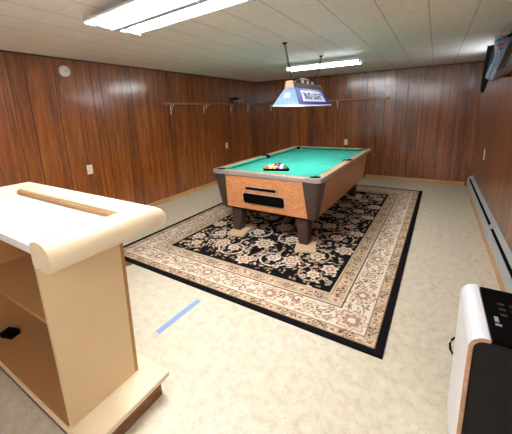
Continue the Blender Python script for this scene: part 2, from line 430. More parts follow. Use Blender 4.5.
# ------------------------------------------------------------------ rug
RW, RL, RT = 2.758, 4.024, -.0167
def make_weave(nx, ny):
    img = np.zeros((ny, nx, 3)); px = RW/(nx-1)
    U, V = np.meshgrid(np.linspace(0, RW, nx), np.linspace(0, RL, ny))
    D = np.minimum(np.minimum(U, RW-U), np.minimum(V, RL-V))
    black = S(17, 15, 19); cream = S(226, 214, 194); tan = S(194, 168, 134); gold = S(176, 140, 92); rose = S(158, 104, 88)
    maroon = S(92, 44, 42); sage = S(146, 142, 116); brown = S(104, 76, 58); pale = S(216, 192, 168); navy = S(24, 26, 40)
    img[:] = black
    img[(D > .05) & (D < .46)] = S(200, 174, 140)
    img[(D > .128) & (D < .335)] = cream
    for a, c_ in ((.052, gold), (.118, brown), (.128, cream), (.330, brown), (.342, cream), (.448, gold), (.458, cream)):
        img[(D > a) & (D < a+.009)] = c_
    fld = D > .467
    img[fld] = black
    def win(cx, cy, r):
        x0 = max(int((cx-r)/px), 0); x1 = min(int((cx+r)/px)+2, nx); y0 = max(int((cy-r)/px), 0); y1 = min(int((cy+r)/px)+2, ny)
        return slice(y0, y1), slice(x0, x1)
    def disc(cx, cy, r, c_):
        if cx < -r or cy < -r or cx > RW+r or cy > RL+r: return
        w = win(cx, cy, r); m = (U[w]-cx)**2+(V[w]-cy)**2 < r*r; img[w][m] = c_
    def ell(cx, cy, a, b, th, c_):
        w = win(cx, cy, max(a, b)); x = U[w]-cx; y = V[w]-cy
        p = x*math.cos(th)+y*math.sin(th); q = -x*math.sin(th)+y*math.cos(th)
        img[w][(p/a)**2+(q/b)**2 < 1] = c_
    def flower(cx, cy, r, n, cols, ph=0):
        w = win(cx, cy, r*1.25); x = U[w]-cx; y = V[w]-cy
        th = np.arctan2(y, x)+ph; rho = np.hypot(x, y)/(r*(1+.16*np.cos(n*th)))
        for f, c_ in cols: img[w][rho < f] = c_
    def curve(pts, r, c_):
        for i in range(len(pts)-1):
            a = np.array(pts[i]); b = np.array(pts[i+1]); k = max(2, int(np.hypot(*(b-a))/(px*.7)))
            for s_ in np.linspace(0, 1, k): p = a+(b-a)*s_; disc(p[0], p[1], r, c_)
    def spiral(cx, cy, r0, a0, turns, sgn, c_, wd=.009, leaf=True):
        pts = []
        for k in range(40):
            f = k/39; a = a0+sgn*f*turns*2*PI; r = r0*(1-.80*f); pts.append((cx+r*math.cos(a), cy+r*math.sin(a)))
        curve(pts, wd, c_)
        if leaf:
            for k in range(3, 30, 5):
                x, y = pts[k]; a = math.atan2(y-cy, x-cx)
                ell(x+.026*math.cos(a), y+.026*math.sin(a), .021, .009, a+.8*sgn, (cream, sage, rose)[k % 3])
    big = [(1, rose), (.9, cream), (.72, pale), (.58, maroon), (.5, tan), (.34, cream), (.18, rose)]
    med = [(1, cream), (.75, pale), (.5, rose), (.28, cream)]
    sm = [(1, pale), (.45, maroon)]
    ros = [(1, rose), (.9, cream), (.78, pale), (.6, rose), (.5, tan), (.38, maroon), (.3, cream)]
    # ---- field: a mirrored arabesque
    CX, CY = RW/2, RL/2
    rr = random.Random(4)
    def four(f, x, y, *a):
        for sx in (-1, 1):
            for sy in (-1, 1): f(CX+sx*x, CY+sy*y, sx, sy, *a)
    for (x, y, r0, a0, tn, sg) in ((.30, .26, .20, 2.6, 1.25, 1), (.66, .50, .19, .4, 1.2, -1), (.22, .78, .19, -1.2, 1.3, -1), (.62, 1.02, .20, 2.0, 1.3, 1), (.24, 1.26, .17, .3, 1.2, 1), (.70, 1.36, .15, -2.2, 1.1, -1), (.70, .12, .15, 1.2, 1.1, 1)):
        def sp(cx, cy, sx, sy):
            a = a0 if sx*sy > 0 else -a0
            if sx < 0: a = PI-a0 if sy > 0 else PI+a0
            elif sy < 0: a = -a0
            spiral(cx, cy, r0, a, tn, sg*sx*sy, cream if (x < .4) else tan)
            flower(cx, cy, r0*.36, 6, med, a)
            for k in range(7):
                b = a+k*.9; ell(cx+r0*1.22*math.cos(b), cy+r0*1.22*math.sin(b), .026, .011, b+1.1*sx, (cream, gold, sage, pale, tan)[k % 5])
        four(sp, x, y)
    for (x, y, r, n) in ((0, 0, .13, 8), (.47, .20, .085, 7), (.0, .50, .11, 8), (.42, .68, .095, 7), (.0, 1.02, .11, 8), (.42, 1.22, .085, 7), (.82, .78, .09, 7), (.80, 1.20, .07, 6), (0, 1.42, .085, 7), (.83, .30, .07, 6)):
        def fl(cx, cy, sx, sy): flower(cx, cy, r, n, big if r > .08 else med, PI/2)
        four(fl, x, y)
    for k in range(420):
        x = rr.uniform(.03, CX-.50); y = rr.uniform(.03, CY-.5); th = rr.uniform(0, PI); kind = rr.random()
        c_ = rr.choice((cream, tan, sage, pale, gold, rose)); L_ = rr.uniform(.014, .03)
        def lf(cx, cy, sx, sy):
            ix = min(max(int(cx/px), 0), nx-1); iy = min(max(int(cy/px), 0), ny-1)
            w = img[iy, ix]
            if np.abs(w-np.array(black)).sum() > .01: return
            if kind < .3: flower(cx, cy, .022, 5, sm)
            else: ell(cx, cy, L_, .008, th*sx*sy, c_)
        four(lf, x, y)
    # ---- borders
    def along(side, s_, d):
        return ((s_, d), (s_, RL-d), (d, s_), (RW-d, s_))[side]
    for side in range(4):
        L_ = RW if side < 2 else RL; ax = 0 if side < 2 else PI/2
        n = int(round((L_-.46)/.33)); step = (L_-.46)/n
        d0 = .232
        pts = [along(side, .23+(L_-.46)*k/160, d0+.062*math.sin(2*PI*(k/160*n)/2)) for k in range(161)]
        curve(pts, .006, gold)
        pts = [along(side, .23+(L_-.46)*k/160, d0-.055*math.sin(2*PI*(k/160*n)/2+.6)) for k in range(161)]
        curve(pts, .004, brown)
        for k in range(n*30):
            s_ = .23+step*k/30; d = d0+rr.uniform(-.085, .085); p = along(side, s_, d)
            ell(p[0], p[1], rr.uniform(.010, .024), .007, rr.uniform(0, PI), rr.choice((rose, sage, brown, tan, maroon, gold, pale, tan)))
        for k in range(1, n):
            p = along(side, .23+step*k, d0)
            for q in (-1, 1):
                spiral(*along(side, .23+step*k+q*.085, d0+q*.03*(-1)**k), .062, ax+q, 1.0, q, cream, .0055, False)
                spiral(*along(side, .23+step*k+q*.10, d0-q*.04*(-1)**k), .045, ax-q, 1.0, -q, brown, .004, False)
            flower(p[0], p[1], .088 if k % 2 else .066, 8 if k % 2 else 6, ros if k % 2 else big, ax)
            for q in (-1, 1):
                p2 = along(side, .23+step*(k+.5), d0+q*.055); flower(p2[0], p2[1], .03, 5, [(1, tan), (.6, rose), (.3, cream)])
                p3 = along(side, .23+step*k+q*.105, d0); ell(p3[0], p3[1], .032, .013, ax+q*.5, rose); ell(p3[0], p3[1], .018, .006, ax+q*.5, cream)
        for k in range(n*26):
            for d1, dd in ((.089, .022), (.398, .04)):
                s_ = rr.uniform(d1, L_-d1); p = along(side, s_, d1+rr.uniform(-dd, dd))
                ell(p[0], p[1], rr.uniform(.008, .018), .006, rr.uniform(0, PI), rr.choice((cream, brown, pale, rose, sage, cream, maroon)))
        for (d1, stp, r_) in ((.089, .115, .026), (.398, .135, .032)):
            m = int((L_-2*d1)/stp)
            for k in range(m+1):
                p = along(side, d1+(L_-2*d1)*k/m, d1)
                if k % 2: flower(p[0], p[1], r_, 5, [(1, maroon), (.7, pale), (.35, brown)])
                else: flower(p[0], p[1], r_*.9, 4, [(1, cream), (.7, rose), (.4, gold)])
                p = along(side, d1+(L_-2*d1)*(k+.5)/m, d1+.012*(-1)**k); ell(p[0], p[1], .020, .007, ax+.5*(-1)**k, sage if k % 2 else brown)
    for cx in (.232, RW-.232):
        for cy in (.232, RL-.232): flower(cx, cy, .1, 8, ros)
    img[D < .05] = black
    return img
def make_rug():
    nx, ny = 401, 585
    img = make_weave(nx, ny)
    top = .010
    xs = np.linspace(0, RW, nx); ys = np.linspace(0, RL, ny); X, Y = np.meshgrid(xs, ys)
    co = np.stack([X, Y, np.full_like(X, top)], -1).reshape(-1, 3)
    idx = np.arange(nx*ny).reshape(ny, nx)
    q = np.stack([idx[:-1, :-1], idx[:-1, 1:], idx[1:, 1:], idx[1:, :-1]], -1).reshape(-1, 4)
    ring = np.concatenate([idx[0, :-1], idx[:-1, -1], idx[-1, :0:-1], idx[:0:-1, 0]])
    low = co[ring].copy(); low[:, 2] = .0
    b = len(co); n = len(ring); k = np.arange(n)
    sk = np.stack([b+k, b+(k+1) % n, ring[(k+1) % n], ring[k]], -1)
    co = np.concatenate([co, low]); faces = np.concatenate([q, sk])
    me = bpy.data.meshes.new('rug'); me.from_pydata(co.tolist(), [], faces.tolist())
    a = me.color_attributes.new('weave', 'FLOAT_COLOR', 'POINT')
    c4 = np.ones((len(co), 4)); c4[:nx*ny, :3] = img.reshape(-1, 3); c4[nx*ny:, :3] = S(17, 15, 19)
    a.data.foreach_set('color', c4.astype(np.float32).ravel())
    me.materials.append(M['rug']); me.update()
    o = bpy.data.objects.new('rug', me); col.objects.link(o)
    o.location = (-2.9163, 1.6455, 0); o.rotation_euler = (0, 0, RT)
    return tag(o, 'large black and cream floral oriental rug under the pool table', 'rug')
make_rug()

# ------------------------------------------------------------------ tape and patch on the floor
tag(MB((-1.5, 1.31, 0)).add([(-1.532, 1.112, .0012), (-1.484, 1.106, .0012), (-1.472, 1.510, .0012), (-1.520, 1.512, .0012),
     (-1.532, 1.112, 0), (-1.484, 1.106, 0), (-1.472, 1.510, 0), (-1.520, 1.512, 0)],
     [[0, 1, 2, 3], [4, 5, 1, 0], [5, 6, 2, 1], [6, 7, 3, 2], [7, 4, 0, 3], [7, 6, 5, 4]]).build('tape_strip', M['tape']),
    'strip of light blue tape stuck on the cream floor between bar and rug', 'tape').location = (-1.5, 1.31, 0)
hd = [(-2.56+.085*math.cos(a), 1.632+.0*a-.085*math.sin(a)) for a in [PI*k/16 for k in range(17)]]
o = MB((-2.56, 1.63, 0)).loft([[(x, y, 0) for x, y in hd], [(x, y, .008) for x, y in hd]]).build('wooden_disc', M['kick'])
o.location = (-2.56, 1.63, 0)
tag(o, 'brown half round wooden piece on the floor against the rug edge behind the bar', 'wooden piece')

# ------------------------------------------------------------------ pool table
TW, TL, TT = 1.344, 2.362, -.018
W2, L2 = TW/2, TL/2
ct, st = math.cos(TT), math.sin(TT)
TC = (-2.229 + W2*ct - L2*st, 2.632 + W2*st + L2*ct)
def tworld(x, y): return (TC[0] + x*ct - y*st, TC[1] + x*st + y*ct)
PAD = .024; RUGZ = .010
ZT = .797
T = thing('pool_table', 'coin style pool table with teal green cloth and orange wood cabinet on the rug', 'pool table', (*TC, RUGZ), TT)
LO = (0, 0, RUGZ)
zt = .757; zb = .350; ti_, bi = .016, .078       # cabinet insets at top and bottom
def rect(wx, wy, z, c=.001): return [(-wx+c, -wy, z), (wx-c, -wy, z), (wx, -wy+c, z), (wx, wy-c, z), (wx-c, wy, z), (-wx+c, wy, z), (-wx, wy-c, z), (-wx, -wy+c, z)]
MB(LO).loft([rect(W2-bi, L2-bi, zb, .05), rect(W2-ti_, L2-ti_, zt, .07)], caps=False).build('cabinet', M['burl'], T)
MB(LO).loft([rect(W2-bi-.03, L2-bi-.03, zb-.03), rect(W2-bi-.03, L2-bi-.03, zb+.02)]).build('underframe', M['black'], T)
def corner(sx, sy, wx, wy, z, a, r, th):
    """L-shaped section with a rounded outer corner"""
    pts = [(wx-a, wy)]
    for k in range(7):
        b = PI/2*(1-k/6); pts.append((wx-r+r*math.cos(b), wy-r+r*math.sin(b)))
    pts += [(wx, wy-a), (wx-th, wy-a), (wx-th, wy-th), (wx-a, wy-th)]
    p = [(sx*x, sy*y, z) for x, y in pts]
    return p if sx*sy > 0 else p[::-1]
for sx in (-1, 1):
    for sy in (-1, 1):
        p = .008
        MB(LO).loft([corner(sx, sy, W2-bi+p, L2-bi+p, zb-.004, .088, .04, .03), corner(sx, sy, W2-ti_+p, L2-ti_+p, zt, .185, .07, .05)]).build('corner_trim', M['brown'], T)
for sx in (-1, 1):
    for sy in (-1, 1):
        cx, cy = sx*.438, sy*1.0
        secs = []
        for z, hx, hy, ox in ((RUGZ+PAD, .055, .055, .0), (.19, .065, .065, -.008), (zb-.006, .080, .080, -.022)):
            b = bmesh.new(); r = .02
            pts = []
            for (qx, qy, a0) in ((1, 1, 0), (-1, 1, PI/2), (-1, -1, PI), (1, -1, 3*PI/2)):
                for k in range(4):
                    a = a0+PI/2*k/3; pts.append((cx+sx*ox+qx*(hx-r)+r*math.cos(a), cy+sy*ox+qy*(hy-r)+r*math.sin(a), z))
            b.free(); secs.append(pts)
        MB(LO).loft(secs).build('leg', M['brown'], T)
# slate bed with pocket cut-outs
BX, BY, PR = W2-.088, L2-.088, .060
def arc(cx, cy, r, a0, a1, n=8): return [(cx+r*math.cos(a0+(a1-a0)*k/n), cy+r*math.sin(a0+(a1-a0)*k/n)) for k in range(n+1)]
poly = []
poly += arc(-BX, -BY, PR, PI/2, 0)
poly += arc(BX, -BY, PR, PI, PI/2)
poly += arc(BX+.012, 0, PR, -PI/2, -3*PI/2, 12)
poly += arc(BX, BY, PR, -PI/2, -PI)
poly += arc(-BX, BY, PR, 0, -PI/2)
poly += arc(-BX-.012, 0, PR, PI/2, -PI/2, 12)
ZB = .762
MB(LO).loft([[(x, y, ZB-.022) for x, y in poly], [(x, y, ZB) for x, y in poly]]).build('cloth_bed', M['felt'], T)
# rails with cushions
def rail(p0, p1, nrm, ends):
    """p0->p1 along outer edge line, nrm points inward; cushion mitred at both ends"""
    p0 = Vector((*p0, 0)); p1 = Vector((*p1, 0)); n = Vector((*nrm, 0)); u = (p1-p0).normalized()
    wood = [(.010, .757), (.084, .757), (.084, .792), (.076, ZT), (.010, ZT)]
    def sec(prof, p, m, base): return [p + n*d + u*(m*(d-base)) + Vector((0, 0, z)) for d, z in prof]
    r = MB(LO).loft([sec(wood, p0, 0, 0), sec(wood, p1, 0, 0)]).build('rail', M['railwood'], T)
    cu = [(.084, .764), (.112, .772), (.130, .788), (.126, .794), (.084, .795)]
    MB(LO).loft([sec(cu, p0+u*.006, ends[0], .084), sec(cu, p1-u*.006, -ends[1], .084)]).build('cushion', M['felt'], r)
    tr = [(-.002, .757), (.010, .757), (.010, ZT+.001), (.003, ZT), (-.002, ZT-.006)]
    MB(LO).loft([sec(tr, p0, 0, 0), sec(tr, p1, 0, 0)]).build('edge_strip', M['chrome'], r)
    L_ = (p1-p0).length
    for k in (1, 2, 3):
        q = p0+u*L_*k/4 + n*.045
        MB(LO).lathe((q.x, q.y, ZT), [(.006, 0), (.006, .0012)], 10, smooth=False).build('sight', M['ivory'], r)
CK = .150; SK = .070
rail((-W2+CK, -L2), (W2-CK, -L2), (0, 1), (.9, .9))
rail((W2-CK, L2), (-W2+CK, L2), (0, -1), (.9, .9))
rail((W2, -L2+CK), (W2, -SK), (-1, 0), (.9, .35))
rail((W2, SK), (W2, L2-CK), (-1, 0), (.35, .9))
rail((-W2, L2-CK), (-W2, SK), (1, 0), (.9, .35))
rail((-W2, -SK), (-W2, -L2+CK), (1, 0), (.35, .9))
# corner castings, pockets
for sx in (-1, 1):
    for sy in (-1, 1):
        def mk(x, y): return (sx*x, sy*y)
        o_ = [(W2-CK, L2)]
        for k in range(8):
            b = PI/2*(1-k/7); o_.append((W2-.06+.062*math.cos(b), L2-.06+.062*math.sin(b)))
        o_ += [(W2, L2-CK), (W2-.084, L2-CK)]
        a_ = arc(BX, BY, PR+.002, -PI/2+.1, -PI/2+.1+1.5*PI*1.0-.2, 14)   # around the back of the pocket
        a_ = [(BX+(PR+.002)*math.cos(a), BY+(PR+.002)*math.sin(a)) for a in np.linspace(-PI/2-.2, PI+.2, 14)]
        o_ += a_ + [(W2-CK, L2-.084)]
        p = [mk(x, y) for x, y in o_]
        if sx*sy < 0: p = p[::-1]
        MB(LO).loft([[(x, y, .754) for x, y in p], [(x, y, ZT+.001) for x, y in p]]).build('corner_casting', M['chrome'], T)
def pocket(cx, cy):
    prof = [(PR+.001, ZT-.004), (PR-.008, ZT-.002), (PR-.010, .745), (PR-.012, .66), (.0, .655), (.0, .652), (PR, .652)]
    MB(LO).lathe((cx, cy, 0), [(PR+.0005, ZT-.006), (PR-.006, ZT-.004), (PR-.008, .74), (PR-.012, .66), (.001, .655)], 20).build('pocket', M['black'], T)
for sx in (-1, 1):
    for sy in (-1, 1): pocket(sx*BX, sy*BY)
    # side pocket with a black horseshoe liner in the rail
    pocket(sx*(BX+.012), 0)
    o_ = [(W2, -SK), (W2, SK), (W2-.084, SK)]
    a_ = [(BX+.012+(PR+.001)*math.cos(a), (PR+.001)*math.sin(a)) for a in np.linspace(PI*.62, -PI*.62, 14)]
    o_ += a_ + [(W2-.084, -SK)]
    p = [(sx*x, y) for x, y in o_]
    MB(LO).loft([[(x, y, .757) for x, y in p], [(x, y, ZT-.001) for x, y in p]]).build('side_casting', M['railwood'], T)
    o_ = [(BX+.012+(PR+.014)*math.cos(a), (PR+.014)*math.sin(a)) for a in np.linspace(-PI*.5, PI*.5, 14)]
    i_ = [(BX+.012+(PR-.006)*math.cos(a), (PR-.006)*math.sin(a)) for a in np.linspace(PI*.5, -PI*.5, 14)]
    p = [(sx*x, y) for x, y in o_+i_]
    MB(LO).loft([[(x, y, ZT-.004) for x, y in p], [(x, y, ZT+.003) for x, y in p]]).build('pocket_liner', M['black'], T)
# ball return in the near end: local plane of the sloping end panel
def endface(x, z, off):
    f = (z-zb)/(zt-zb); y = -(L2-(bi+(ti_-bi)*f)); return (x, y-off, z)
def rr_poly(x0, x1, z0, z1, r, n=5):
    out = []
    for cx, cz, a0 in ((x1-r, z1-r, 0), (x0+r, z1-r, PI/2), (x0+r, z0+r, PI), (x1-r, z0+r, 3*PI/2)):
        for k in range(n+1):
            a = a0+PI/2*k/n; out.append((cx+r*math.cos(a), cz+r*math.sin(a)))
    return out
def plate(x0, x1, z0, z1, r, o0, o1): 
    p = rr_poly(x0, x1, z0, z1, r); return [[endface(x, z, o0) for x, z in p], [endface(x, z, o1) for x, z in p]]
bx0, bx1 = -.262, .258
rt = MB(LO).loft(plate(bx0-.006, bx1+.006, .422, .558, .03, -.004, .006)).build('ball_return', M['chrome'], T)
MB(LO).loft(plate(bx0, bx1, .428, .548, .032, .004, .0085)).build('opening', M['black'], rt)
r2 = MB(LO).loft(plate(bx0+.045, bx1-.085, .590, .631, .012, -.004, .006)).build('name_plate', M['chrome'], T)
MB(LO).loft(plate(bx0+.050, bx1-.090, .596, .626, .010, .004, .0085)).build('inset', M['black'], r2)
# pads under the legs
for (sx, sy, rz, lab) in ((-1, -1, .15, 'plywood pad under the front left leg of the pool table'), (1, -1, .28, 'plywood pad under the front right leg of the pool table'),
                          (-1, 1, -.1, 'plywood pad under the back left leg of the pool table'), (1, 1, .06, 'plywood pad under the back right leg of the pool table')):
    x, y = tworld((.475 if sx > 0 else -.39), sy*1.0 - (.066 if sy < 0 else 0))
    o = MB().box((-.105, -.12, 0), (.105, .12, PAD), .003).build('wooden_pad', M['ply'])
    o.location = (x, y, RUGZ); o.rotation_euler = (0, 0, rz)
    tag(o, lab, 'wooden pad', 'pads under the pool table legs')

# ------------------------------------------------------------------ balls in their rack
ZF = RUGZ + ZB - LO[2]
BR = .0286
RC = (-1.575, 3.065); RROT = .27
def rw(x, y): return (RC[0] + x*math.cos(RROT) - y*math.sin(RROT), RC[1] + x*math.sin(RROT) + y*math.cos(RROT))
side = .164
tri = [(side*math.cos(a), side*math.sin(a)) for a in (PI/2, PI/2+2*PI/3, PI/2+4*PI/3)]
def rtri(R, rad):
    pts = []
    for k in range(3):
        a = PI/2+2*PI*k/3; c = Vector((R*math.cos(a), R*math.sin(a)))
        for j in range(6):
            b = a-PI/3+2*PI/3*j/5; pts.append((c.x+rad*math.cos(b), c.y+rad*math.sin(b)))
    return pts
t_in = rtri(4*BR*2/math.sqrt(3)*1.0, BR+.001); t_out = rtri(4*BR*2/math.sqrt(3), BR+.012)
def ring_mesh(z0, z1):
    m = MB(); n = len(t_in)
    vs = [(*p, z0) for p in t_out]+[(*p, z1) for p in t_out]+[(*p, z0) for p in t_in]+[(*p, z1) for p in t_in]
    fs = []
    for i in range(n):
        j = (i+1) % n
        fs += [[i, j, n+j, n+i], [2*n+j, 2*n+i, 3*n+i, 3*n+j], [n+i, n+j, 3*n+j, 3*n+i], [i, 2*n+i, 2*n+j, j]]
    return m.add(vs, fs)
o = ring_mesh(0.001, .024).build('ball_rack', M['black']); o.location = (*RC, ZF); o.rotation_euler = (0, 0, RROT)
tag(o, 'black triangle rack around the balls on the green cloth', 'ball rack')
def ballmat(name, c, stripe):
    t = NT(name); v = t.coord(); sp = t.n('ShaderNodeSeparateXYZ'); t.l(v, sp.inputs[0])
    ay = t.math('ABSOLUTE', sp.outputs[2]); w = S(238, 232, 214)
    dx = t.math('MULTIPLY', sp.outputs[0], sp.outputs[0]); dz = t.math('MULTIPLY', sp.outputs[2], sp.outputs[2])
    rr_ = t.math('SQRT', t.math('ADD', dx, dz)); dot = t.math('LESS_THAN', rr_, .011)
    if stripe: base = t.mix(t.math('LESS_THAN', ay, .015), w, c)
    else: base = t.mix(0.0, c, c)
    t.base(t.mix(dot, base, w)); return t.set(.12, 0, .5)
BALLS = [('yellow', S(238, 196, 40), 0), ('blue', S(28, 52, 150), 0), ('red', S(196, 34, 30), 0), ('purple', S(80, 40, 110), 0), ('orange', S(232, 110, 36), 0),
         ('green', S(20, 96, 60), 0), ('maroon', S(116, 28, 34), 0), ('black', S(14, 14, 14), 0), ('yellow striped', S(238, 196, 40), 1), ('blue striped', S(28, 52, 150), 1),
         ('red striped', S(196, 34, 30), 1), ('purple striped', S(80, 40, 110), 1), ('orange striped', S(232, 110, 36), 1), ('green striped', S(20, 96, 60), 1), ('maroon striped', S(116, 28, 34), 1)]
order = [2, 9, 6, 12, 7, 1, 11, 3, 13, 14, 4, 8, 0, 10, 5]
slots = []
apex = 4*BR*2/math.sqrt(3)
ballmesh = None
for row in range(5):
    for i in range(row+1):
        x = (i-row/2)*2*BR; y = apex - row*BR*math.sqrt(3)
        slots.append(rw(x, y))
slots.sort(key=lambda q: q[0]*.855 + q[1]*.52)       # from the window side to the lamp side
for (sxy, bi_) in zip(slots, (4, 12, 8, 0, 13, 10, 6, 2, 9, 3, 14, 1, 11, 7, 5)):
        nm, c_, stp = BALLS[bi_]
        o = MB().sphere((0, 0, 0), BR, 20).build('billiard_ball', ballmat('ball_'+nm.replace(' ', '_'), c_, stp))
        o.location = (*sxy, ZF+BR+.0005); o.rotation_euler = (random.uniform(0, 6), random.uniform(0, 6), random.uniform(0, 6))
        tag(o, ('%s pool ball in the triangle rack' % (nm if stp else 'solid '+nm)), 'ball', 'pool balls in the rack')

# ------------------------------------------------------------------ home bar
BO = (-1.69, .62, 0)
B = thing('bar_counter', 'cream home bar with padded white edge and open shelves at left', 'bar counter', BO)
bx_l, bx_r = -2.36, -1.05; by_f, by_b = .895, .400; RWD = .135
MB(BO).box((bx_l+RWD-.01, .425, .955), (bx_r-RWD+.01, by_f-RWD+.01, .990), .002).build('counter_top', M['lamtop'], B)
rp = [(0, .945), (0, 1.022), (.015, 1.032), (.05, 1.040), (.08, 1.039), (.104, 1.032), (.122, 1.018), (.132, .998), (.135, .972), (.131, .952), (.122, .940), (.106, .934), (.02, .934)]
def brail(name, f0, f1):
    MB(BO).loft([[f0(d, z) for d, z in rp], [f1(d, z) for d, z in rp]], smooth=False).build(name, M['lamtop'], B)
ix_r, ix_l, iy = bx_r-RWD, bx_l+RWD, by_f-RWD
def smooth_rail(name, f0, f1):
    o = MB(BO).loft([[f0(d, z) for d, z in rp], [f1(d, z) for d, z in rp]], smooth=True).build(name, M['lamrail'], B)
    me = o.data
    for p in me.polygons: p.use_smooth = len(p.vertices) == 4
    b = bmesh.new(); b.from_mesh(me)
    for e in b.edges:
        if len(e.link_faces) == 2 and e.calc_face_angle(0) > .6: e.smooth = False
    b.to_mesh(me); b.free(); return o
smooth_rail('armrest', lambda d, z: (ix_r+d, by_b, z), lambda d, z: (ix_r+d, iy+d, z))
smooth_rail('armrest', lambda d, z: (ix_r+d, iy+d, z), lambda d, z: (ix_l-d, iy+d, z))
smooth_rail('armrest', lambda d, z: (ix_l-d, iy+d, z), lambda d, z: (ix_l-d, by_b, z))
px_r, px_l = -1.25, -2.27
def panel_sec(x): return [(x, .438, .128), (x, .757, .128), (x, .772, .936), (x, .430, .936)]
MB(BO).loft([panel_sec(px_r-.02), panel_sec(px_r)]).build('end_panel', M['lam'], B)
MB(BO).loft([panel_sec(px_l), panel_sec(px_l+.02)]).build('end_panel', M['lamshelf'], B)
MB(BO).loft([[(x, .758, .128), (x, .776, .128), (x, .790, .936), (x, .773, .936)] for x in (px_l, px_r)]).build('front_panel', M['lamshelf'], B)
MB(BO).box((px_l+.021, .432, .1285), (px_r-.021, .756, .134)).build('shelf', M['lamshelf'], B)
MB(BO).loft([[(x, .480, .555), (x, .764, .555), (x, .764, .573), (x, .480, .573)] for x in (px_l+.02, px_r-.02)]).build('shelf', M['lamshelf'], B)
MB(BO).box((-2.40, .425, .100), (-1.100, .850, .128), .003).build('base_slab', M['lamrail'], B)
MB(BO).box((ix_l+.001, iy-.012, .990), (ix_r-.001, iy-.001, 1.012), .002).build('inner_shade_strip', M['lamshelf'], B)  # tan strip standing in for shade on the rail's inner face
MB(BO).box((-2.37, .450, 0), (-1.128, .815, .100), .002).build('toe_kick', M['kick'], B)
o = MB().box((-.045, -.03, 0), (.045, .03, .035), .005).build('small_box', M['black']); o.location = (-2.165, .545, .1345); o.rotation_euler = (0, 0, .3)
tag(o, 'small black box lying on the lowest shelf of the bar', 'box')

# ------------------------------------------------------------------ portable heater at lower right
HO = (.33, 1.24, 0)
Hh = thing('portable_heater', 'black portable heater wrapped in a white curved shell at lower right', 'heater', HO)
hx0, hx1, hy0, hy1, hz = .156, .520, 1.090, 1.445, .69
def shell_prof(y):
    th = .014; R = .05; pts = []
    o_ = [(hx0, .03)] + [(hx0+R-R*math.cos(a), hz-R+R*math.sin(a)) for a in np.linspace(0, PI/2, 9)] + [(hx0+.056, hz), (hx0+.060, hz-.004), (hx0+.058, hz-.012)]
    i_ = [(hx0+.053, hz-.014)] + [(hx0+R-(R-th)*math.cos(a), hz-R+(R-th)*math.sin(a)) for a in np.linspace(PI/2, 0, 9)] + [(hx0+th, .03)]
    return [(x, y, z) for x, z in o_+i_]
sh = MB(HO); sh.loft([shell_prof(hy0), shell_prof(hy1)], 0, False, True)
sh.m[-1] = 1; sh.m[-2] = 1
sh = sh.build('white_shell', [M['heatwhite'], M['heatedge']], Hh)
MB(HO).box((hx0+.015, hy0+.012, .02), (hx1, hy1-.01, hz-.016), .006).build('body', M['blacksoft'], Hh)
cp = MB(HO).box((hx0+.063, hy0+.004, hz-.016), (hx1, hy1-.004, hz-.002), .004).build('control_panel', M['black'], Hh)
for (x, y, w, d) in ((.245, 1.222, .012, .030), (.247, 1.190, .018, .010)):
    MB(HO).box((x-w/2, y-d/2, hz-.003), (x+w/2, y+d/2, hz-.0005)).build('display_mark', M['grey'], cp)
for i in range(3):
    for j in range(2):
        x, y = .272+j*.036, 1.33-i*.035
        MB(HO).box((x-.010, y-.006, hz-.003), (x+.010, y+.006, hz-.0008), .001).build('button', M['brown'], cp)
MB(HO).box((hx0+.13, hy0+.008, .10), (hx1-.03, hy0+.013, .52), .002).build('grille', M['blacksoft'], Hh)
for x in (hx0+.03, hx1-.03):
    for y in (hy0+.04, hy1-.04): MB(HO).lathe((x, y, 0), [(.016, 0), (.018, .01), (.014, .024)], 12).build('foot', M['black'], Hh)
cpts = [(hx0+.03, .42), (hx0+.006, .405), (hx0-.010, .385), (hx0-.016, .36), (hx0-.012, .33), (hx0+.0, .31), (hx0+.02, .295)]
MB(HO).tube([(x, hy1+.004, z) for x, z in cpts], .005, 8).build('power_cord', M['black'], Hh)

# ------------------------------------------------------------------ hanging billiard lamp
LC = (-1.325, 3.32)
Lm = thing('billiard_lamp', 'hanging pool table lamp with pale blue ends and a blue sign side', 'lamp', (LC[0], LC[1], 1.49))
PO = (LC[0], LC[1], 1.49)
bw, bl, tw_, tl_, zb_, zt_ = .145, .53, .055, .42, 1.49, 1.675
c0 = [(LC[0]-bw, LC[1]-bl), (LC[0]+bw, LC[1]-bl), (LC[0]+bw, LC[1]+bl), (LC[0]-bw, LC[1]+bl)]
c1 = [(LC[0]-tw_, LC[1]-tl_), (LC[0]+tw_, LC[1]-tl_), (LC[0]+tw_, LC[1]+tl_), (LC[0]-tw_, LC[1]+tl_)]
def slab(q, th):
    q = [Vector(p) for p in q]; n = (q[1]-q[0]).cross(q[3]-q[0]).normalized()*th
    return [[p for p in q], [p-n for p in q]]
def face(i):
    j = (i+1) % 4
    return [Vector((*c0[i], zb_+.012)), Vector((*c0[j], zb_+.012)), Vector((*c1[j], zt_)), Vector((*c1[i], zt_))]
def fpt(q, u, v): return (q[0]*(1-u)+q[1]*u)*(1-v) + (q[3]*(1-u)+q[2]*u)*v
def inset(q, u0, u1, v0, v1, off):
    n = (q[1]-q[0]).cross(q[3]-q[0]).normalized()*off
    return [fpt(q, u0, v0)+n, fpt(q, u1, v0)+n, fpt(q, u1, v1)+n, fpt(q, u0, v1)+n]
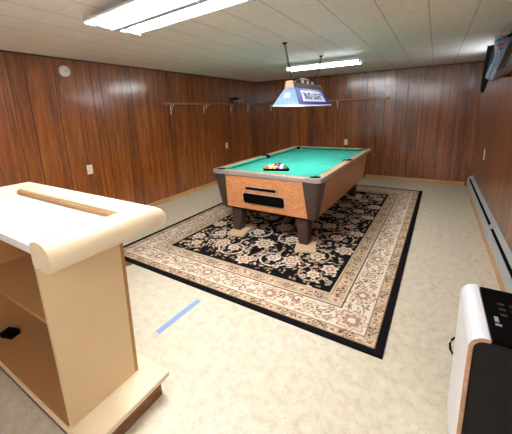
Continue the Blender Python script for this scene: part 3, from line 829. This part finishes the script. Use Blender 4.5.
def text_on(q, txt, size, u, v, off):
    cu = bpy.data.curves.new('tmp_text', 'FONT'); cu.body = txt; cu.size = size; cu.extrude = .001; cu.align_x = 'CENTER'; cu.align_y = 'CENTER'; cu.shear = .25; cu.offset = .002
    ob = bpy.data.objects.new('tmp_text', cu); col.objects.link(ob)
    dg = bpy.context.evaluated_depsgraph_get(); me = ob.evaluated_get(dg).to_mesh()
    X = (q[1]-q[0]).normalized(); N = (q[1]-q[0]).cross(q[3]-q[0]).normalized(); Y = N.cross(X); O_ = fpt(q, u, v)+N*off
    vs = [O_+X*w.co.x+Y*w.co.y+N*w.co.z for w in me.vertices]; fs = [list(p.vertices) for p in me.polygons]
    ob.evaluated_get(dg).to_mesh_clear(); bpy.data.objects.remove(ob); bpy.data.curves.remove(cu)
    return vs, fs
for i in range(4):
    q = face(i)
    if i % 2 == 0:
        e = MB(PO).loft(slab(q, .006)).build('end_shade', M['shadeblue'], Lm)
        MB(PO).loft(slab(inset(q, .30, .62, .42, .70, .003), .002)).build('white_crest', M['signwhite'], e)
    else:
        e = MB(PO).loft(slab(q, .006)).build('side_shade', M['blue'], Lm)
        s2 = MB(PO).loft(slab(inset(q, .14, .86, .18, .84, .003), .002)).build('sign_panel', M['signlit'], e)
        vs, fs = text_on(q, 'BUD LIGHT', .112, .5, .5, .0045)
        MB(PO).add(vs, fs).build('sign_lettering', M['ink'], s2, False)
mb = MB(PO)
for i in range(4):
    j = (i+1) % 4; mb.tube([(*c0[i], zb_+.006), (*c0[j], zb_+.006)], .008, 8)
mb.build('bottom_rim', M['signwhite'], Lm)
MB(PO).tube([(LC[0], LC[1]-.42, zb_+.05), (LC[0], LC[1]+.42, zb_+.05)], .018, 12).build('light_tube', M['lamptube'], Lm)
# stepped cap with an arched crest
cap = MB(PO).loft([[(LC[0]+x, LC[1]+y, zt_) for x, y in ((-tw_, -tl_), (tw_, -tl_), (tw_, tl_), (-tw_, tl_))], [(LC[0]+x, LC[1]+y, zt_+.055) for x, y in ((-.042, -.40), (.042, -.40), (.042, .40), (-.042, .40))]]).build('cap', [M['capbrown']], Lm)
for sg in (-1, 1):
    MB(PO).loft([[(LC[0]+x, LC[1]+sg*y, zt_+z) for x, z in ((-.052, 0), (.052, 0), (.036, .07), (-.036, .07))] for y in (.36, .432)]).build('cap_end', M['copper'], Lm)
ap = [(-.30, 0)] + [(.30*math.cos(a)*-1, .062*math.sin(a)) for a in np.linspace(.1, PI-.1, 14)] + [(.30, 0)]
MB(PO).loft([[(LC[0]+x, LC[1]+s_, zt_+.045+z) for s_, z in ap] for x in (-.030, .030)]).build('crest', M['capbrown'], Lm)
for sgn in (-1, 1):
    for k in (-1, 0, 1):
        MB(PO).sphere((LC[0]+sgn*.032, LC[1]+k*.15, zt_+.068), .028, 12, sc=(.35, 1.3, 1)).build('medallion', M['cream'], Lm)
MB(PO).tube([(LC[0], LC[1]+s_, zt_+.05+z) for s_, z in ap], .008, 8).build('crest_rim', M['brass'], Lm)
def chain(y0, y1, x1):
    m = MB(PO); a = Vector((LC[0], y0, zt_+.055)); b = Vector((x1, y1, H-.012)); n = 15
    d = (b-a)/n
    for k in range(n):
        c_ = a+d*(k+.5); L_ = d.length*.62; w = .009
        ax = d.normalized(); sd = Vector((1, 0, 0)) if k % 2 else Vector((0, 1, 0)); sd = (sd-ax*sd.dot(ax)).normalized()
        m.tube([c_+ax*L_*math.cos(t_)+sd*w*math.sin(t_) for t_ in [2*PI*j/10 for j in range(10)]], .0032, 6, closed=True)
    m.build('chain', M['chain'], Lm)
    MB(PO).lathe((x1, y1, 0), [(.028, H), (.028, H-.006), (.010, H-.016), (.004, H-.022)], 14).build('ceiling_hook', M['chain'], Lm)
    MB(PO).tube([(LC[0], y0, zt_+.03), (LC[0], y0, zt_+.07)], .01, 8).build('finial', M['brass'], Lm)
chain(LC[1]-.36, 2.97, -1.41)
chain(LC[1]+.37, 3.98, -1.36)

# ------------------------------------------------------------------ wall ledges
def bracket_mb(o, p, n, zt2, zb2):
    """white metal shelf bracket: wall leg + arm under the board; n points out from the wall"""
    n = Vector((*n, 0)); u = Vector((n.y, -n.x, 0)); p = Vector((*p, 0)); m = MB(o); w = .008
    def bar(d0, d1, z0, z1):
        q = [p+u*sw+n*d for sw in (-w, w) for d in (d0, d1)]
        lo = Vector((min(a.x for a in q), min(a.y for a in q), z0)); hi = Vector((max(a.x for a in q), max(a.y for a in q), z1)); m.box(lo, hi, .001)
    bar(.0, .005, zb2, zt2); bar(.0, .085, zt2-.005, zt2)
    a = p+n*.004+Vector((0, 0, zb2+.05)); b = p+n*.07+Vector((0, 0, zt2-.004)); m.tube([a, b], .004, 6)
    return m
ly0 = 3.40
L1 = thing('wall_ledge', 'long narrow wooden ledge on white brackets along the left wall', 'shelf', (XL, 4.8, 1.6))
o1 = (XL, 4.8, 1.6)
MB(o1).box((XL, ly0, 1.600), (XL+.105, YB-.002, 1.621), .003).build('board', M['shelfwood'], L1)
MB(o1).box((XL, ly0, 1.621), (XL+.012, YB-.002, 1.634), .002).build('back_strip', M['shelfwood'], L1)
for y in (3.567, 4.396, 4.47, 5.272, 5.953): bracket_mb(o1, (XL, y), (1, 0), 1.600, 1.44 if y != 4.47 else 1.52).build('bracket', M['white'], L1)
L2_ = thing('wall_ledge', 'long narrow wooden ledge on white brackets along the back wall', 'shelf', (-2.2, YB, 1.6))
o2 = (-2.2, YB, 1.6)
MB(o2).box((XL+.107, YB-.085, 1.600), (-.80, YB, 1.621), .003).build('board', M['shelfwood'], L2_)
MB(o2).box((XL+.107, YB-.012, 1.621), (-.80, YB, 1.634), .002).build('back_strip', M['shelfwood'], L2_)
for x in (-3.397, -1.80, -1.0): bracket_mb(o2, (x, YB), (0, -1), 1.600, 1.44).build('bracket', M['white'], L2_)
# little clamp-like gadget on the left ledge
G = thing('shelf_gadget', 'small silver and black gadget on the left wall ledge near the corner', 'gadget', (XL+.055, 5.46, 1.6215)); go = (XL+.055, 5.46, 1.6215)
gx, gy, gz = go
MB(go).box((gx-.02, gy-.10, gz), (gx+.02, gy+.09, gz+.05), .008).build('body', M['black'], G)
MB(go).box((gx-.03, gy-.16, gz+.060), (gx+.040, gy+.22, gz+.080), .004).build('silver_bar', M['chrome'], G)
MB(go).box((gx-.014, gy-.04, gz+.0), (gx+.046, gy+.03, gz+.06), .006).build('silver_block', M['chrome'], G)
MB(go).sphere((gx+.026, gy-.13, gz+.029), .028, 12).build('knob', M['chrome'], G)
MB(go).sphere((gx+.03, gy+.10, gz+.03), .022, 12).build('knob', M['chrome'], G)
MB(go).box((gx-.03, gy-.20, gz+.078), (gx+.03, gy-.09, gz+.118), .01).build('black_tip', M['black'], G)
MB(go).loft([[(gx-.02, gy-.11, gz+.070), (gx+.02, gy-.11, gz+.070), (gx+.02, gy+.05, gz+.070), (gx-.02, gy+.05, gz+.070)], [(gx-.012, gy-.12, gz+.128), (gx+.012, gy-.12, gz+.128), (gx+.012, gy+.03, gz+.118), (gx-.012, gy+.03, gz+.118)]]).build('black_top', M['black'], G)

# ------------------------------------------------------------------ wall fittings
M['detector'] = plain('bright_white_plastic', S(248, 248, 246), .4, 0, .02)
D = thing('smoke_detector', 'round white smoke detector high on the left wall', 'smoke detector', (XL, 1.965, 1.985))
MB((XL, 1.965, 1.985)).lathe((XL, 1.965, 1.985), [(.064, 0), (.064, .016), (.056, .028), (.038, .036), (.001, .040)], 28, axis='x').build('cover', M['detector'], D)
MB((XL, 1.965, 1.985)).lathe((XL, 1.965, 1.985), [(.012, .036), (.012, .044), (.001, .045)], 14, axis='x').build('test_button', M['white'], D)
def outlet(label, c_, n, kind='outlet', w=.037, h=.06):
    n = Vector((*n, 0)); u = Vector((-n.y, n.x, 0)); c_ = Vector(c_)
    R = Matrix((( u.x, n.x, 0), (u.y, n.y, 0), (0, 0, 1))).to_4x4(); T_ = Matrix.Translation(c_) @ R
    t = thing('wall_'+kind, label, 'outlet' if kind == 'outlet' else 'switch', c_)
    MB(c_).box((-w, 0, -h), (w, .006, h), .003, M=T_).build('plate', M['ivory'], t)
    if kind == 'outlet':
        for s_ in (-1, 1):
            r = MB(c_).box((-.016, .005, s_*.022-.013), (.016, .009, s_*.022+.013), .003, M=T_).build('receptacle', M['ivory'], t)
            for x in (-.006, .006): MB(c_).box((x-.0012, .0088, s_*.022-.004), (x+.0012, .0095, s_*.022+.006), M=T_).build('slot', M['black'], r)
    else:
        MB(c_).box((-.005, .005, -.012), (.005, .018, .010), .002, M=T_).build('toggle', M['ivory'], t)
outlet('ivory outlet plate on the left wall just above the bar', (XL, 2.085, .781), (1, 0))
outlet('ivory outlet plate on the left wall behind the pool table', (XL, 5.055, .749), (1, 0))
outlet('ivory outlet plate on the back wall behind the pool table', (-1.603, YB, .739), (0, -1))
outlet('ivory outlet plate on the right wall above the baseboard heater', (XR, 5.06, .756), (-1, 0), w=.037, h=.075)

# ------------------------------------------------------------------ objects hung high on the right wall
fo = (XR, 3.65, 1.7)
Fr = thing('wall_frame', 'dark wooden glazed frame jutting from the right wall at top right', 'frame', fo)
fy0, fy1 = 3.2, 4.0
def fx(z): return XR - .005 - .105*(2.08-z)/.38       # bottom stands out from the wall
def fbox(y0, y1, z0, z1, d0, d1): 
    return [[(min(fx(z0)+d1, XR-.001), y, z0), (fx(z0)-d0, y, z0), (fx(z1)-d0, y, z1), (min(fx(z1)+d1, XR-.001), y, z1)] for y in (y0, y1)]
for a in ((fy0, fy0+.06, 1.70, 2.08), (fy1-.06, fy1, 1.70, 2.08)): MB(fo).loft(fbox(*a, .03, .03)).build('stile', M['framewood'], Fr)
for a in ((fy0+.06, fy1-.06, 1.70, 1.76), (fy0+.06, fy1-.06, 2.02, 2.08)): MB(fo).loft(fbox(*a, .03, .03)).build('frame_rail', M['framewood'], Fr)
MB(fo).loft(fbox(fy0+.06, fy1-.06, 1.76, 2.02, .004, .008)).build('glass_pane', M['glass'], Fr)
MB(fo).loft([[(XR-.001, y, 1.70), (fx(1.70)+.03, y, 1.70), (fx(2.08)+.03, y, 2.08), (XR-.001, y, 2.08)] for y in (fy0, fy0+.02)]).build('side_board', M['framewood'], Fr)
MB(fo).loft([[(XR-.001, y, 1.70), (fx(1.70)+.03, y, 1.70), (fx(2.08)+.03, y, 2.08), (XR-.001, y, 2.08)] for y in (fy1-.02, fy1)]).build('side_board', M['framewood'], Fr)
def drape(name, y, top, bot, mat, folds=3, th=.01, pinch=0):
    """hanging cloth: top and bottom are (x0,x1,z) edges; gathered folds along y"""
    n, mrow = 17, 12; m = MB((XR, y, 1.7)); vs = []; fs = []
    for s_ in (0, 1):
        for r in range(mrow+1):
            f = r/mrow
            for k in range(n):
                g = k/(n-1); x0 = top[0]+(bot[0]-top[0])*f; x1 = top[1]+(bot[1]-top[1])*f
                sh_ = pinch*math.sin(PI*f)**2; x0 += sh_; x1 -= sh_*.6
                zz = top[2]+(bot[2]-top[2])*f - (.03*math.sin(PI*g) if r == mrow else 0)
                vs.append((x0+(x1-x0)*g, y+.014*math.sin(folds*2*PI*g+f)+s_*th, zz))
    N = (mrow+1)*n
    for s_ in (0, 1):
        for r in range(mrow):
            for k in range(n-1):
                a = s_*N+r*n+k; fs.append([a, a+1, a+n+1, a+n])
    for r in range(mrow):
        for k in (0, n-1):
            a = r*n+k; fs.append([a, a+n, N+a+n, N+a])
    for k in range(n-1):
        for r in (0, mrow):
            a = r*n+k; fs.append([a, a+1, N+a+1, N+a])
    return m.add(vs, fs, 0, True)
DRAPES = True
cl = drape('lace_cloth', 4.06, (.462, .606, 2.125), (.422, .535, 1.715), M['cloth'], pinch=.028).build('lace_cloth', M['cloth']); cl.location = (XR, 4.06, 1.7)
tag(cl, 'white lace cloth hanging from the right wall beside the wooden frame', 'cloth')
for (y, x, z, mt, r) in ((4.045, .505, 2.03, 'pink', .026), (4.045, .49, 2.075, 'teal', .024), (4.045, .53, 2.09, 'pink', .02), (4.045, .515, 1.99, 'teal', .016)):
    p = MB((XR, 4.06, 1.7)).sphere((x, y-.012, z), r, 12, sc=(1, .4, .8)).build('applique', M[mt], cl); 
dk = drape('dark_cloth', 4.5, (.452, .60, 2.10), (.432, .475, 1.60), M['darkcloth'], 2).build('dark_cloth', M['darkcloth']); dk.location = (XR, 4.5, 1.7)
tag(dk, 'dark cloth hanging on the right wall behind the white lace cloth', 'cloth')
ga = MB((XR, 3.6, 2.08)); rg = random.Random(2)
ga.tube([(XR-.05, 3.2+.09*k, 2.10+.008*math.sin(k*2)) for k in range(10)], .008, 6)
for k in range(150):
    y = rg.uniform(3.2, 4.03); c_ = Vector((XR-.05+rg.uniform(-.02, .02), y, 2.10+rg.uniform(-.01, .01)))
    d = Vector((rg.uniform(-1, 1), rg.uniform(-1, 1), rg.uniform(-1, .4))).normalized()*rg.uniform(.02, .035); s_ = d.cross(Vector((0, 0, 1))).normalized()*.006
    nn = d.cross(s_).normalized()*.002
    ga.loft([[c_-s_-nn, c_+s_-nn, c_+s_+nn, c_-s_+nn], [c_+d-s_*.2-nn, c_+d+s_*.2-nn, c_+d+s_*.2+nn, c_+d-s_*.2+nn]])
o = ga.build('garland', M['garland']); o.location = (XR, 3.6, 2.08)
tag(o, 'dark leafy garland along the top of the wooden frame on the right wall', 'garland')

# ------------------------------------------------------------------ camera, world, view
cam = bpy.data.cameras.new('camera'); co_ = bpy.data.objects.new('camera', cam); col.objects.link(co_)
F, yaw, pitch, roll, cxs, cys = 293.4121, .5455, .2102, -.0345, .9972, -43.3154
fw = Vector((-math.sin(yaw)*math.cos(pitch), math.cos(yaw)*math.cos(pitch), -math.sin(pitch)))
r_ = Vector((math.cos(yaw), math.sin(yaw), 0)); u_ = r_.cross(fw)
r2 = r_*math.cos(roll) + u_*math.sin(roll); u2 = r2.cross(fw)
co_.matrix_world = Matrix(((r2.x, u2.x, -fw.x, 0), (r2.y, u2.y, -fw.y, 0), (r2.z, u2.z, -fw.z, 1.45), (0, 0, 0, 1)))
cam.sensor_fit = 'HORIZONTAL'; cam.sensor_width = 36; cam.lens = 36*F/512
cam.shift_x = -cxs/512; cam.shift_y = cys/512
cam.clip_start = .02
scn.camera = co_
w = bpy.data.worlds.new('world'); scn.world = w; w.use_nodes = True
w.node_tree.nodes['Background'].inputs[0].default_value = (.8, .85, .9, 1); w.node_tree.nodes['Background'].inputs[1].default_value = .3
scn.view_settings.view_transform = 'Standard'; scn.view_settings.look = 'None'; scn.view_settings.gamma = 1
scn.view_settings.use_curve_mapping = False
scn.view_settings.exposure = 1.66
scn.cycles.max_bounces = 12; scn.cycles.diffuse_bounces = 8
scn.cycles.use_denoising = True
